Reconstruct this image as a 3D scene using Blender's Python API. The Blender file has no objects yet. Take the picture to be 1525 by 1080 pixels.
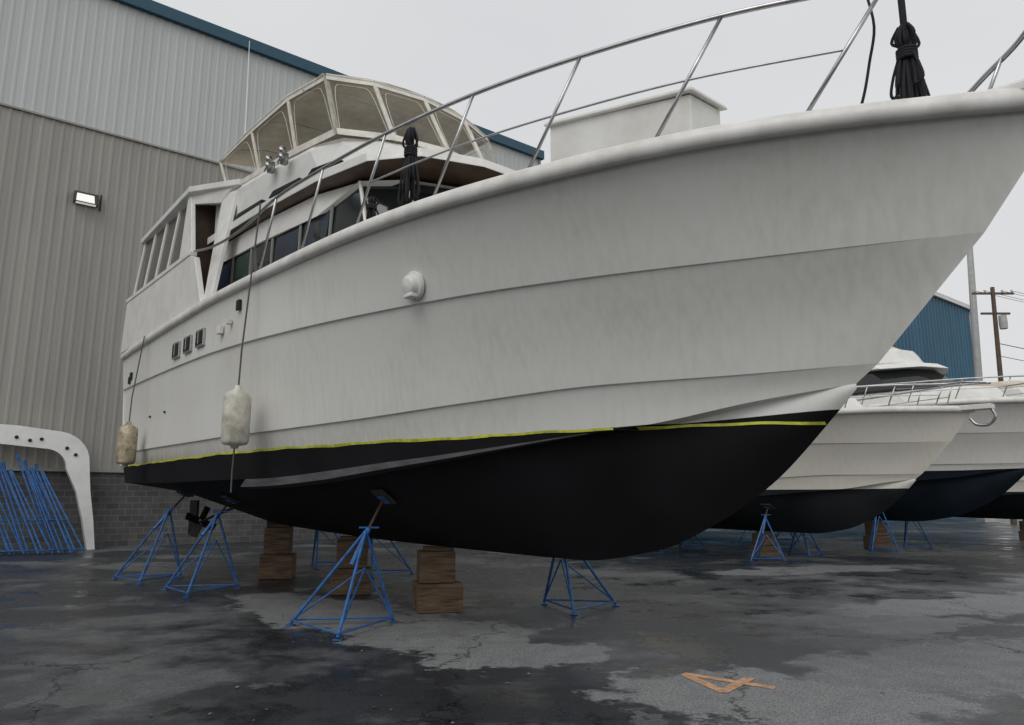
import bpy, math, random
from mathutils import Vector, Matrix
random.seed(7)
sc=bpy.context.scene
R=math.radians

# ------------------------------------------------------------------ helpers
def mat(name,col,rough=.5,metal=0.,noise=0.,nscale=4.,bump=0.,bscale=40.,spec=.5,stretch=None,dark=None):
    m=bpy.data.materials.new(name);m.use_nodes=True
    nt=m.node_tree;b=nt.nodes['Principled BSDF']
    b.inputs['Base Color'].default_value=(*col,1);b.inputs['Roughness'].default_value=rough
    b.inputs['Metallic'].default_value=metal;b.inputs['Specular IOR Level'].default_value=spec
    tc=nt.nodes.new('ShaderNodeTexCoord')
    src=tc.outputs['Object']
    if stretch:
        mp=nt.nodes.new('ShaderNodeMapping');mp.inputs['Scale'].default_value=stretch
        nt.links.new(src,mp.inputs['Vector']);src=mp.outputs['Vector']
    if noise>0:
        n=nt.nodes.new('ShaderNodeTexNoise');n.inputs['Scale'].default_value=nscale;n.inputs['Detail'].default_value=4
        n.inputs['Roughness'].default_value=.65
        nt.links.new(src,n.inputs['Vector'])
        r=nt.nodes.new('ShaderNodeValToRGB')
        d=dark if dark else tuple(c*(1-noise) for c in col)
        r.color_ramp.elements[0].position=.3;r.color_ramp.elements[0].color=(*d,1)
        r.color_ramp.elements[1].position=.68;r.color_ramp.elements[1].color=(*[min(1,c*(1+noise*.25)) for c in col],1)
        nt.links.new(n.outputs['Fac'],r.inputs['Fac']);nt.links.new(r.outputs['Color'],b.inputs['Base Color'])
    if bump>0:
        n2=nt.nodes.new('ShaderNodeTexNoise');n2.inputs['Scale'].default_value=bscale;n2.inputs['Detail'].default_value=2
        nt.links.new(tc.outputs['Object'],n2.inputs['Vector'])
        bp=nt.nodes.new('ShaderNodeBump');bp.inputs['Strength'].default_value=bump;bp.inputs['Distance'].default_value=.02
        nt.links.new(n2.outputs['Fac'],bp.inputs['Height']);nt.links.new(bp.outputs['Normal'],b.inputs['Normal'])
    return m

def mesh(name,verts,faces,mats,parent=None,smooth=False,mi=None,bevel=0):
    me=bpy.data.meshes.new(name);me.from_pydata([tuple(v) for v in verts],[],faces);me.update()
    if not isinstance(mats,(list,tuple)): mats=[mats]
    for m in mats: me.materials.append(m)
    if mi:
        for p,i in zip(me.polygons,mi): p.material_index=i
    if smooth:
        for p in me.polygons:p.use_smooth=True
    o=bpy.data.objects.new(name,me);sc.collection.objects.link(o)
    if parent: o.parent=parent
    if bevel:
        b=o.modifiers.new('b','BEVEL');b.width=bevel;b.segments=2;b.limit_method='ANGLE';b.angle_limit=R(35)
    return o

def empty(name,loc=(0,0,0),rot=0):
    e=bpy.data.objects.new(name,None);sc.collection.objects.link(e);e.location=loc;e.rotation_euler=(0,0,rot);return e

def crom(pts,k=8):
    out=[]
    for i in range(len(pts)-1):
        p0=pts[max(i-1,0)];p1=pts[i];p2=pts[i+1];p3=pts[min(i+2,len(pts)-1)]
        for j in range(k):
            t=j/k;out.append(.5*((2*p1)+(-p0+p2)*t+(2*p0-5*p1+4*p2-p3)*t*t+(-p0+3*p1-3*p2+p3)*t**3))
    out.append(pts[-1]);return out

class B:   # mesh accumulator
    def __init__(s): s.v=[];s.f=[];s.m=[]
    def box(s,c,d,mi=0,rot=None):
        n=len(s.v);hx,hy,hz=d[0]/2,d[1]/2,d[2]/2
        for x,y,z in [(-1,-1,-1),(1,-1,-1),(1,1,-1),(-1,1,-1),(-1,-1,1),(1,-1,1),(1,1,1),(-1,1,1)]:
            p=Vector((x*hx,y*hy,z*hz))
            if rot: p=rot@p
            s.v.append(Vector(c)+p)
        for f in [(0,3,2,1),(4,5,6,7),(0,1,5,4),(1,2,6,5),(2,3,7,6),(3,0,4,7)]:
            s.f.append([n+i for i in f]);s.m.append(mi)
    def tube(s,a,b,r,seg=8,r2=None,mi=0,cap=True):
        a=Vector(a);b=Vector(b);r2=r if r2 is None else r2
        d=(b-a).normalized();u=d.orthogonal().normalized();w=d.cross(u);n=len(s.v)
        for i in range(seg):
            t=2*math.pi*i/seg;o=u*math.cos(t)+w*math.sin(t);s.v.append(a+o*r);s.v.append(b+o*r2)
        for i in range(seg):
            j=(i+1)%seg;s.f.append([n+2*i,n+2*j,n+2*j+1,n+2*i+1]);s.m.append(mi)
        if cap:
            s.f.append([n+2*i for i in range(seg)][::-1]);s.m.append(mi)
            s.f.append([n+2*i+1 for i in range(seg)]);s.m.append(mi)
    def path(s,pts,r,seg=8,mi=0):
        pts=[Vector(p) for p in pts];n=len(s.v);N=len(pts);u=None
        for k,p in enumerate(pts):
            d=(pts[min(k+1,N-1)]-pts[max(k-1,0)]).normalized()
            if u is None:u=d.orthogonal().normalized()
            else:
                u=(u-d*u.dot(d));u=u.normalized() if u.length>1e-6 else d.orthogonal().normalized()
            w=d.cross(u)
            for i in range(seg):
                t=2*math.pi*i/seg;s.v.append(p+(u*math.cos(t)+w*math.sin(t))*r)
        for k in range(N-1):
            for i in range(seg):
                j=(i+1)%seg;s.f.append([n+k*seg+i,n+k*seg+j,n+(k+1)*seg+j,n+(k+1)*seg+i]);s.m.append(mi)
    def prism(s,bot,top,mi=0,caps=True,mc=None):
        n=len(s.v);k=len(bot);s.v+= [Vector(p) for p in bot]+[Vector(p) for p in top]
        for i in range(k):
            j=(i+1)%k;s.f.append([n+i,n+j,n+k+j,n+k+i]);s.m.append(mi)
        if caps:
            s.f.append([n+i for i in range(k)][::-1]);s.m.append(mi if mc is None else mc)
            s.f.append([n+k+i for i in range(k)]);s.m.append(mi)
    def lathe(s,c,prof,seg=16,mi=0,rot=None):
        n=len(s.v);c=Vector(c)
        for (r,z) in prof:
            for i in range(seg):
                t=2*math.pi*i/seg;p=Vector((r*math.cos(t),r*math.sin(t),z))
                s.v.append(c+(rot@p if rot else p))
        for k in range(len(prof)-1):
            for i in range(seg):
                j=(i+1)%seg;s.f.append([n+k*seg+i,n+k*seg+j,n+(k+1)*seg+j,n+(k+1)*seg+i]);s.m.append(mi)
    def quad(s,a,b,c,d,mi=0):
        n=len(s.v);s.v+=[Vector(a),Vector(b),Vector(c),Vector(d)];s.f.append([n,n+1,n+2,n+3]);s.m.append(mi)
    def obj(s,name,mats,parent=None,smooth=False,bevel=0):
        return mesh(name,s.v,s.f,mats,parent,smooth,s.m,bevel)

def hermite(tab,x):
    if x<=tab[0][0]:return tab[0][1]
    if x>=tab[-1][0]:return tab[-1][1]
    for i in range(len(tab)-1):
        if tab[i][0]<=x<=tab[i+1][0]:break
    def sl(j):
        if j==0:return (tab[1][1]-tab[0][1])/(tab[1][0]-tab[0][0])
        if j==len(tab)-1:return (tab[-1][1]-tab[-2][1])/(tab[-1][0]-tab[-2][0])
        a=(tab[j][1]-tab[j-1][1])/(tab[j][0]-tab[j-1][0]);b=(tab[j+1][1]-tab[j][1])/(tab[j+1][0]-tab[j][0])
        return 0 if a*b<=0 else 2*a*b/(a+b)
    x0,y0=tab[i];x1,y1=tab[i+1];h=x1-x0;t=(x-x0)/h
    return (2*t**3-3*t*t+1)*y0+(t**3-2*t*t+t)*h*sl(i)+(-2*t**3+3*t*t)*y1+(t**3-t*t)*h*sl(i+1)
def bb(s,Bm,L,s0,N):
    x=max(0,min(1,(s-s0)/L));return Bm*(1-(1-x)**N)

# ------------------------------------------------------------------ materials
def hull_material(name,white,black,zp,zb,s_far,s_len,stain=1.0):
    m=bpy.data.materials.new(name);m.use_nodes=True;nt=m.node_tree;N=nt.nodes;L=nt.links;b=N['Principled BSDF']
    tc=N.new('ShaderNodeTexCoord');sx=N.new('ShaderNodeSeparateXYZ');L.new(tc.outputs['Object'],sx.inputs[0])
    mr=N.new('ShaderNodeMapRange');mr.inputs['From Min'].default_value=s_len;mr.inputs['From Max'].default_value=s_far
    mr.inputs['To Min'].default_value=zp;mr.inputs['To Max'].default_value=zb
    L.new(sx.outputs['X'],mr.inputs['Value'])
    gt=N.new('ShaderNodeMath');gt.operation='GREATER_THAN';L.new(sx.outputs['Z'],gt.inputs[0]);L.new(mr.outputs[0],gt.inputs[1])
    mp=N.new('ShaderNodeMapping');mp.inputs['Scale'].default_value=(12,12,.3);L.new(tc.outputs['Object'],mp.inputs[0])
    n1=N.new('ShaderNodeTexNoise');n1.inputs['Scale'].default_value=1.2;n1.inputs['Detail'].default_value=4;L.new(mp.outputs[0],n1.inputs['Vector'])
    n2=N.new('ShaderNodeTexNoise');n2.inputs['Scale'].default_value=.7;n2.inputs['Detail'].default_value=3;L.new(tc.outputs['Object'],n2.inputs['Vector'])
    mul=N.new('ShaderNodeMath');mul.operation='MULTIPLY';L.new(n1.outputs[0],mul.inputs[0]);L.new(n2.outputs[0],mul.inputs[1])
    r=N.new('ShaderNodeValToRGB');r.color_ramp.elements[0].position=.18;r.color_ramp.elements[1].position=.42
    r.color_ramp.elements[0].color=(*white,1);r.color_ramp.elements[1].color=(white[0]*(1-.15*stain),white[1]*(1-.16*stain),white[2]*(1-.22*stain),1)
    L.new(mul.outputs[0],r.inputs[0])
    zr=N.new('ShaderNodeMapRange');zr.inputs['From Min'].default_value=zp+.32;zr.inputs['From Max'].default_value=zp;L.new(sx.outputs['Z'],zr.inputs['Value'])
    xr=N.new('ShaderNodeMapRange');xr.inputs['From Min'].default_value=6;xr.inputs['From Max'].default_value=15;xr.inputs['To Max'].default_value=1.6;L.new(sx.outputs['X'],xr.inputs['Value'])
    sm=N.new('ShaderNodeMath');sm.operation='MULTIPLY';L.new(zr.outputs[0],sm.inputs[0]);L.new(xr.outputs[0],sm.inputs[1])
    s2=N.new('ShaderNodeMath');s2.operation='MULTIPLY';s2.use_clamp=True;L.new(sm.outputs[0],s2.inputs[0]);L.new(n1.outputs[0],s2.inputs[1])
    scm=N.new('ShaderNodeMix');scm.data_type='RGBA';L.new(s2.outputs[0],scm.inputs['Factor']);L.new(r.outputs[0],scm.inputs['A']);scm.inputs['B'].default_value=(.26,.21,.12,1)
    r3=N.new('ShaderNodeValToRGB');r3.color_ramp.elements[0].position=.35;r3.color_ramp.elements[1].position=.75
    r3.color_ramp.elements[0].color=(*black,1);r3.color_ramp.elements[1].color=(*[c*2.2+.002 for c in black],1);L.new(n2.outputs[0],r3.inputs[0])
    mx=N.new('ShaderNodeMix');mx.data_type='RGBA';L.new(gt.outputs[0],mx.inputs['Factor']);L.new(r3.outputs[0],mx.inputs['A']);L.new(scm.outputs['Result'],mx.inputs['B'])
    L.new(mx.outputs['Result'],b.inputs['Base Color'])
    mr2=N.new('ShaderNodeMapRange');mr2.inputs['To Min'].default_value=.7;mr2.inputs['To Max'].default_value=.36;L.new(gt.outputs[0],mr2.inputs[0]);L.new(mr2.outputs[0],b.inputs['Roughness'])
    mr3=N.new('ShaderNodeMapRange');mr3.inputs['To Min'].default_value=.16;mr3.inputs['To Max'].default_value=.42;L.new(gt.outputs[0],mr3.inputs[0]);L.new(mr3.outputs[0],b.inputs['Specular IOR Level'])
    return m
M={}
M['hull']=hull_material('hull_paint',(.67,.665,.63),(.005,.005,.006),2.265,2.345,1.6,4.2,.65)
M['chine']=mat('chine_sheen_paint',(.062,.062,.07),.6,noise=.6,nscale=3,stretch=(.5,4,4))  # black bottom paint greyed: the strip's reflected light is put into its colour
M['white']=mat('gelcoat_white',(.75,.745,.715),.35,noise=.12,nscale=2.2,dark=(.63,.62,.58))
M['cap']=mat('rubrail_cap',(.75,.74,.71),.4,noise=.2,nscale=3,dark=(.58,.56,.51))
M['deck']=mat('deck_nonskid',(.6,.59,.55),.7,noise=.2)
M['steel']=mat('stainless_steel',(.48,.48,.48),.3,1.0,noise=.25,nscale=8)
M['glass']=mat('dark_window_glass',(.014,.017,.016),.08,spec=.6)
M['bluecov']=mat('blue_window_cover',(.022,.036,.062),.3,noise=.6,nscale=1.5)
M['greencov']=mat('green_window_cover',(.03,.06,.045),.4,noise=.4,nscale=3)
M['canvas']=mat('tan_canvas',(.52,.45,.34),.85,noise=.25,nscale=3,bump=.3,bscale=6)
M['canvas_w']=mat('canvas_trim',(.70,.675,.60),.8,noise=.25,nscale=5)
M['brown']=mat('varnished_interior',(.10,.065,.045),.5,noise=.5,nscale=3)
M['black']=mat('black_rope',(.008,.008,.011),.8)
M['rope']=mat('grey_rope',(.10,.10,.10),.9)
M['tape']=mat('yellow_tape',(.60,.62,.06),.5,noise=.5,nscale=6,dark=(.28,.30,.04))
M['fender']=mat('fender_vinyl',(.64,.62,.55),.5,noise=.5,nscale=5,dark=(.36,.33,.26))
M['fender2']=mat('fender_vinyl_dirty',(.52,.46,.33),.6,noise=.6,nscale=6,dark=(.16,.11,.05))
M['blue']=mat('blue_steel_paint',(.018,.13,.38),.45,noise=.6,nscale=9,dark=(.02,.055,.14))
M['rust']=mat('rusty_screw',(.09,.06,.045),.6,.5,noise=.5,nscale=20)
M['ply']=mat('pad_plywood',(.045,.038,.034),.8,noise=.4,nscale=6)
M['wood']=mat('timber_block',(.15,.095,.055),.85,noise=.75,nscale=4,dark=(.035,.024,.016),stretch=(.6,7,7),bump=.3,bscale=15)
M['dark']=mat('dark_void',(.006,.006,.007),.6)
def clear_mat():
    m=bpy.data.materials.new('clear_vinyl');m.use_nodes=True;nt=m.node_tree;N=nt.nodes;L=nt.links
    N.remove(N['Principled BSDF']);o=N['Material Output']
    t=N.new('ShaderNodeBsdfTransparent');t.inputs[0].default_value=(.96,.95,.92,1)
    g=N.new('ShaderNodeBsdfPrincipled');g.inputs['Roughness'].default_value=.15;g.inputs['Base Color'].default_value=(.52,.50,.46,1)
    n=N.new('ShaderNodeTexNoise');n.inputs['Scale'].default_value=3;n.inputs['Detail'].default_value=1
    mr=N.new('ShaderNodeMapRange');mr.inputs['To Min'].default_value=.0;mr.inputs['To Max'].default_value=.26;L.new(n.outputs[0],mr.inputs[0])
    c=N.new('ShaderNodeMixShader');L.new(mr.outputs[0],c.inputs[0]);L.new(t.outputs[0],c.inputs[1]);L.new(g.outputs[0],c.inputs[2])
    L.new(c.outputs[0],o.inputs[0]);return m
M['clear']=clear_mat()
def tint_mat():
    m=bpy.data.materials.new('tinted_vinyl');m.use_nodes=True;nt=m.node_tree;N=nt.nodes;L=nt.links
    N.remove(N['Principled BSDF']);o=N['Material Output']
    t=N.new('ShaderNodeBsdfTransparent');t.inputs[0].default_value=(.45,.44,.42,1)
    g=N.new('ShaderNodeBsdfPrincipled');g.inputs['Base Color'].default_value=(.24,.22,.2,1);g.inputs['Roughness'].default_value=.2
    c=N.new('ShaderNodeMixShader');c.inputs[0].default_value=.55;L.new(t.outputs[0],c.inputs[1]);L.new(g.outputs[0],c.inputs[2]);L.new(c.outputs[0],o.inputs[0]);return m
M['tint']=tint_mat()

# ------------------------------------------------------------------ hull loft (boat space: X aft, Y starboard, Z up)
STEM=[(-.24,4.46),(.01,4.22),(.15,3.97),(.64,3.36),(.83,3.16),(1.41,2.6),(1.67,2.33),(2.35,1.71),(3.03,1.31),(3.7,1.05),(4.89,.88),(8.7,.91),(12,1.0),(14,1.1),(15,1.32),(17.2,1.62)]
ZS=[(-.24,4.46),(1.1,4.56),(2.3,4.62),(3.6,4.65),(5.35,4.70),(7.5,4.74),(11.6,4.86),(17.6,4.86)]
ZK1=[(.42,3.60),(2,3.64),(3.3,3.69),(4.7,3.74),(6.1,3.77),(8.2,3.83),(11.5,3.96),(17.6,4.05)]
ZK2=[(1.3,2.70),(2.36,2.69),(3.6,2.70),(5.1,2.64),(7.2,2.55),(9.2,2.52),(17.6,2.58)]
ZC=[(1.5,2.55),(2.25,2.46),(3.3,2.29),(4.2,2.21),(6.3,2.04),(9.46,1.86),(13,1.86),(17.6,1.92)]
def nar(s): return 1-.05*max(0,(s-11)/6.5)**2
def ysheer(s): return bb(s,2.4,9.2,-.24,2.6)*nar(s)
def yk1(s): return bb(s,2.36,9.5,.42,2.0)*nar(s)
def yk2(s): return bb(s,2.3,9.4,1.3,1.7)*nar(s)
def ych(s): return bb(s,2.2,9.3,1.5,1.53)*nar(s)
NS=90
def row(s0,s1,fy,fz):
    out=[]
    for i in range(NS+1):
        s=s0+(s1-s0)*(i/NS)**1.5;out.append(Vector((s,fy(s),fz(s))))
    return out
def build_hull(name,parent,m_hull,m_cap,m_deck,S=(1,1,1),dz=0,aftdrop=0):
    sh=row(-.24,17.6,ysheer,lambda s:hermite(ZS,s)-aftdrop*(max(0,s)/17)**.8)
    k1=row(.42,17.45,yk1,lambda s:hermite(ZK1,s)-aftdrop*.6*(s/17)**.8)
    k2=row(1.3,17.25,yk2,lambda s:hermite(ZK2,s))
    ch=row(1.5,17.1,ych,lambda s:hermite(ZC,s))
    ke=row(1.5,17.0,lambda s:0,lambda s:hermite(STEM,s))
    def fade(i,a): return min(1,max(0,(i-a*.25))/a)
    def lip(r,dy,dzv,a=24.): return [Vector((p.x,max(0,p.y-dy*fade(i,a)),p.z-dzv*fade(i,a))) for i,p in enumerate(r)]
    def mids(a,b,n,c):
        rs=[]
        for j in range(n+1):
            t=j/n;rr=[]
            for i in range(NS+1):
                p=a[i].lerp(b[i],t);cc=c*math.sin(math.pi*t)*min(1,i/12.)*(1-.75*i/NS)
                rr.append(Vector((p.x,max(0,p.y-cc),p.z)))
            rs.append(rr)
        return rs
    k1l=lip(k1,.035,.012,26.);k2l=lip(k2,.035,.012,20.);ci=lip(ch,.16,.02,14.)
    bot=mids(ci,ke,7,-.10)
    secs=[(mids(sh,k1,6,.05),0),([k1,k1l],0),(mids(k1l,k2,6,.05),0),([k2,k2l],0),(mids(k2l,ch,3,.02),0),([ch,ci],0),(bot,0)]
    V=[];F=[];MI=[]
    def P(v,side):return (v.x*S[0],v.y*side*S[1],v.z*S[2]+dz)
    for side in (1,-1):
        for rows,mi in secs:
            n=len(V)
            for r in rows: V+=[P(v,side) for v in r]
            for a in range(len(rows)-1):
                for i in range(NS):
                    q=[n+a*(NS+1)+i,n+a*(NS+1)+i+1,n+(a+1)*(NS+1)+i+1,n+(a+1)*(NS+1)+i]
                    F.append(q if side>0 else q[::-1]);MI.append(mi)
    o=mesh('hull',V,F,[m_hull],parent,True,MI)
    b=B();end=[r[-1] for r in (sh,k1,k2,ch,ke)]
    stb=[P(v,1) for v in end];prt=[P(v,-1) for v in end[:-1]][::-1]
    n=len(b.v);b.v+=[Vector(p) for p in stb+prt];b.f.append(list(range(n,len(b.v))));b.m.append(0)
    n=len(b.v)
    for i in range(NS+1):
        for sd in (1,-1):
            v=sh[i];b.v.append(Vector(P(Vector((v.x,v.y,v.z-.05)),sd)))
    for i in range(NS): b.f.append([n+2*i,n+2*i+1,n+2*i+3,n+2*i+2]);b.m.append(1)
    b.obj('transom_and_deck',[m_hull,m_deck],parent)
    b=B();prof=[(.0,-.10),(.05,-.085),(.065,-.02),(.05,.05),(.0,.085),(-.13,.085),(-.15,-.04)]
    for sd in (1,-1):
        n=len(b.v);K=len(prof)
        for i,v in enumerate(sh):
            t=(sh[min(i+1,NS)]-sh[max(i-1,0)]);t.z=0;t.normalize();nn=Vector((-t.y,t.x,0))
            if i==0: nn=Vector((-1,0,0))
            for (o_,z_) in prof:
                q=v+nn*o_;q.z=v.z+z_;q.y=max(0,q.y);b.v.append(Vector(P(q,sd)))
        for i in range(NS):
            for j in range(K):
                jj=(j+1)%K;b.f.append([n+i*K+j,n+i*K+jj,n+(i+1)*K+jj,n+(i+1)*K+j]);b.m.append(0)
    b.obj('rub_rail_cap',m_cap,parent,True)
    return secs

# ------------------------------------------------------------------ MOTOR YACHT
yacht=empty('motor_yacht',(3.90,5.08,0),R(130))
SECS=build_hull('hull',yacht,M['hull'],M['cap'],M['deck'])

def yrow_z(s,z):
    zs,z1,z2,zc=hermite(ZS,s),hermite(ZK1,s),hermite(ZK2,s),hermite(ZC,s)
    a,b,c,d=ysheer(s),yk1(s),yk2(s),ych(s)
    if z>z1:return b+(a-b)*(z-z1)/(zs-z1)
    if z>z2:return c+(b-.03-c)*(z-z2)/(z1-z2)
    return d+(c-.03-d)*(z-zc)/(z2-zc)
def at_s(r,s):
    lo,hi=0,NS
    if r[0].x>s or r[-1].x<s: return None
    while hi-lo>1:
        mid=(lo+hi)//2
        if r[mid].x<=s: lo=mid
        else: hi=mid
    p,q=r[lo],r[hi];return p.lerp(q,(s-p.x)/max(1e-6,q.x-p.x))
def surf_y(s,z):
    best=None
    for rows,_ in SECS:
        prev=None
        for r in rows:
            w=at_s(r,s)
            if w is None: prev=None;continue
            if prev is not None and (prev.z-z)*(w.z-z)<=0 and abs(prev.z-w.z)>1e-6:
                u=(prev.z-z)/(prev.z-w.z);y=prev.y+(w.y-prev.y)*u
                best=y if best is None else max(best,y)
            prev=w
    return best
def bottom_z(s,y):
    prev=None
    for r in SECS[-1][0]:
        w=at_s(r,s)
        if prev is not None and (prev.y-y)*(w.y-y)<=0:
            return prev.z+(w.z-prev.z)*(prev.y-y)/max(1e-6,(prev.y-w.y))
        prev=w
    return prev.z
b=B();pts=[]
for i in range(200):
    s=1.76+(16.9-1.76)*(i/199)**1.2
    z=hermite([(1.7,2.235),(3.3,2.275),(5,2.262),(17,2.275)],s)+.006*math.sin(s*3.1)+.004*math.sin(s*9)
    y=surf_y(s,z)
    if y is None: continue
    pts.append((s,y,z))
for i in range(len(pts)-1):
    p,q=pts[i],pts[i+1];w=.013+.005*(0 if p[0]<5 else abs(math.sin(p[0]*2.3)))
    def hy(a,dz_):
        y=surf_y(a[0],a[2]+dz_);return (a[0],(y if y is not None else a[1])+.006,a[2]+dz_)
    b.quad(hy(p,-w),hy(q,-w),hy(q,w),hy(p,w))
b.obj('masking_tape',M['tape'],yacht)
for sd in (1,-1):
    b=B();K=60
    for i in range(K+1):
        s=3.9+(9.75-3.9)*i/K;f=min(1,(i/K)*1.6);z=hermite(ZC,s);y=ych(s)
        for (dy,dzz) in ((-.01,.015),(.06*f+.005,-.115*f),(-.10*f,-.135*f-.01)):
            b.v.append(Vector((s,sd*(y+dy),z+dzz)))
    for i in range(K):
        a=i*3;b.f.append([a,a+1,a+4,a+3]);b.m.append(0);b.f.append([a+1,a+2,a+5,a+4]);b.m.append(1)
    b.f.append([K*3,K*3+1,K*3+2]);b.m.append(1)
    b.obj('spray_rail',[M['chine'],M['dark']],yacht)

b=B()
for sd in (1,-1):
    for s in (11.55,12.25,12.95):
        y=yrow_z(s,4.28)
        b.box((s,sd*(y+.005),4.28),(.40,.05,.30),0);b.box((s,sd*(y+.02),4.28),(.31,.05,.22),1)
        b.box((s,sd*(y+.035),4.28),(.012,.04,.22),0)
    for s,z,w in ((10.5,4.24,.14),(10.1,4.3,.08)):
        y=yrow_z(s,z);b.box((s,sd*(y+.03),z),(w,.07,w),2)
    for s,z in ((9.75,4.5),(16.6,4.26),(16.75,4.18)):
        y=yrow_z(s,z);b.box((s,sd*(y+.01),z),(.13,.04,.16),1)
    for s in (13.7,14.8):
        y=yrow_z(s,3.2);b.lathe((s,sd*(y),3.2),[(.0,-.03),(.03,0),(.0,.03)],8,1)
b.obj('portholes_and_vents',[M['steel'],M['dark'],M['white']],yacht,bevel=.012)
b=B()
for sd in (1,-1):     # rounded exhaust / vent cowl with flange and a drip lip
    s=5.5;y=yrow_z(s,3.95);rt=Matrix.Rotation(R(-90*sd-12*sd),3,'X')
    b.lathe((s,sd*(y-.01),3.95),[(.165,-.02),(.165,.025),(.125,.035),(.12,.085),(.095,.115),(.0,.125)],24,0,rt)
    b.box((s,sd*(y+.04),3.82),(.16,.10,.045),0)
b.obj('hull_vent_cowl',[M['white']],yacht,True,bevel=.01)
b=B();b.box((17.75,0,2.36),(.9,4.0,.09),0)
for y in (-1.4,0,1.4): b.tube((17.3,y,1.95),(17.95,y,2.3),.03)
b.obj('swim_platform',[M['white']],yacht,bevel=.02)

# --- cabin with windows
OUT=[(13.0,1.86),(10.5,1.86),(8.4,1.78),(7.2,1.60),(6.55,1.15),(6.25,.4),(6.25,-.4),(6.55,-1.15),(7.2,-1.6),(8.4,-1.78),(10.5,-1.86),(13.0,-1.86)]
def cab(z,shift,inset,slope=.05,up=0):
    out=[]
    for (s,y) in OUT:
        f=max(0,min(1,(9.5-s)/3.0));g=1 if s<7.5 else 0
        out.append((s+shift*f,y-inset*(1 if y>0 else -1)*(1 if abs(y)>.5 else .4),z+(s-6)*slope+up*g))
    return out
b=B()
b.prism(cab(4.55,0,0,.02),cab(5.12,.12,.02,.04),0)
b.prism(cab(5.12,.16,.06,.04),cab(5.62,.60,.10,.055,.34),1)
b.prism(cab(5.62,.50,.05,.055,.34),cab(6.0,.75,.08,.055),0)
g0=cab(5.12,.12,.03,.04);g1=cab(5.62,.53,.06,.055,.34)
def lerp(a,c,t):return Vector(a).lerp(Vector(c),t)
def side_pt(s,lvl):
    g=g0 if lvl==0 else g1
    for i in range(4):
        a,c=g[i],g[i+1]
        if c[0]<=s<=a[0]: return lerp(a,c,(a[0]-s)/(a[0]-c[0]))
    return Vector(g[4])
for sd in (1,-1):
    for s in (12.75,11.9,11.0,10.1,9.1,8.2):
        p=side_pt(s,0);q=side_pt(s+.05,1);w=.035
        P0=[(p.x-w,sd*(p.y-.03),p.z-.01),(p.x+w,sd*(p.y-.03),p.z-.01),(p.x+w,sd*(p.y-.008),p.z-.01),(p.x-w,sd*(p.y-.008),p.z-.01)]
        P1=[(q.x-w,sd*(q.y-.03),q.z+.01),(q.x+w,sd*(q.y-.03),q.z+.01),(q.x+w,sd*(q.y-.008),q.z+.01),(q.x-w,sd*(q.y-.008),q.z+.01)]
        b.prism(P0,P1,4)
    for (s0,s1,mi) in ((12.65,12.0,2),(11.8,11.1,3),(10.9,10.2,1),(10.0,9.2,2),(9.0,8.3,2)):
        a=side_pt(s0,0);c=side_pt(s1,0);d=side_pt(s1,1);e=side_pt(s0,1)
        b.quad(*[(p.x,sd*(p.y-.022),p.z+z) for p,z in ((a,.04),(c,.04),(d,-.04),(e,-.04))],mi)
for (i) in (3,4,5,6,7,8):
    p=Vector(g0[i]);q=Vector(g1[i]);b.tube(p,q,.03,6)
M['mull']=mat('window_frame_grey',(.22,.22,.21),.4)
b.obj('cabin',[M['white'],M['glass'],M['bluecov'],M['greencov'],M['mull']],yacht)

# --- brow / flybridge deck
def fb(z,ex,shift=0,slope=.055):
    out=[]
    for (s,y) in OUT:
        f=max(0,min(1,(9.5-s)/3.2));g=math.copysign(ex,y)*(1 if abs(y)>.5 else .3)
        out.append((s+(-.10+shift)*f,y+g,z+(s-6)*slope))
    return out
b=B()
b.prism(fb(6.02,.03,.25),fb(6.05,.10,0),1)
b.prism(fb(6.05,.10,0),fb(6.20,.10,.05),0,mc=1)
b.obj('brow',[M['white'],M['brown']],yacht,bevel=.02)
def coam(z0,slope,front,inset):
    out=[]
    for (s,y) in OUT:
        f=max(0,min(1,(9.5-s)/3.0));ss=s+front*f
        out.append((ss,y-math.copysign(inset,y)*(1 if abs(y)>.5 else .3),z0+(ss-6)*slope))
    return out
b=B()
b.prism(coam(6.19,.055,.1,-.03),coam(6.62,.10,1.25,.02),0)
b.prism(coam(6.62,.10,1.25,.02),coam(6.72,.105,1.35,.08),0)
for sd in (1,-1):
    for (s0,s1) in ((11.7,10.4),(10.1,9.0),(8.75,7.9)):
        z0=6.25+(s0-6)*.057;z1=6.25+(s1-6)*.057
        y0=1.905 if s0>8.8 else 1.85;y1=1.905 if s1>10 else (1.86 if s1>8.3 else 1.76)
        b.prism([(s0,sd*y0,z0),(s0-.18,sd*y0,z0+.07),(s1,sd*y1,z1+.06),(s1+.1,sd*y1,z1)],[(s0,sd*(y0-.1),z0),(s0-.18,sd*(y0-.1),z0+.07),(s1,sd*(y1-.1),z1+.06),(s1+.1,sd*(y1-.1),z1)],1)
b.obj('flybridge_coaming',[M['white'],M['dark']],yacht)
b=B()
for s in (9.45,10.0):
    z=6.72+(s-6)*.09
    for dzv in (0,-.11):
        b.tube((s+.18,1.97,z+dzv),(s-.02,2.0,z+dzv),.015,8,.025);b.tube((s-.02,2.0,z+dzv),(s-.11,2.01,z+dzv),.025,12,.06)
    b.box((s+.05,1.91,z-.07),(.1,.1,.18))
b.obj('chrome_horns',[M['steel']],yacht,True)

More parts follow.
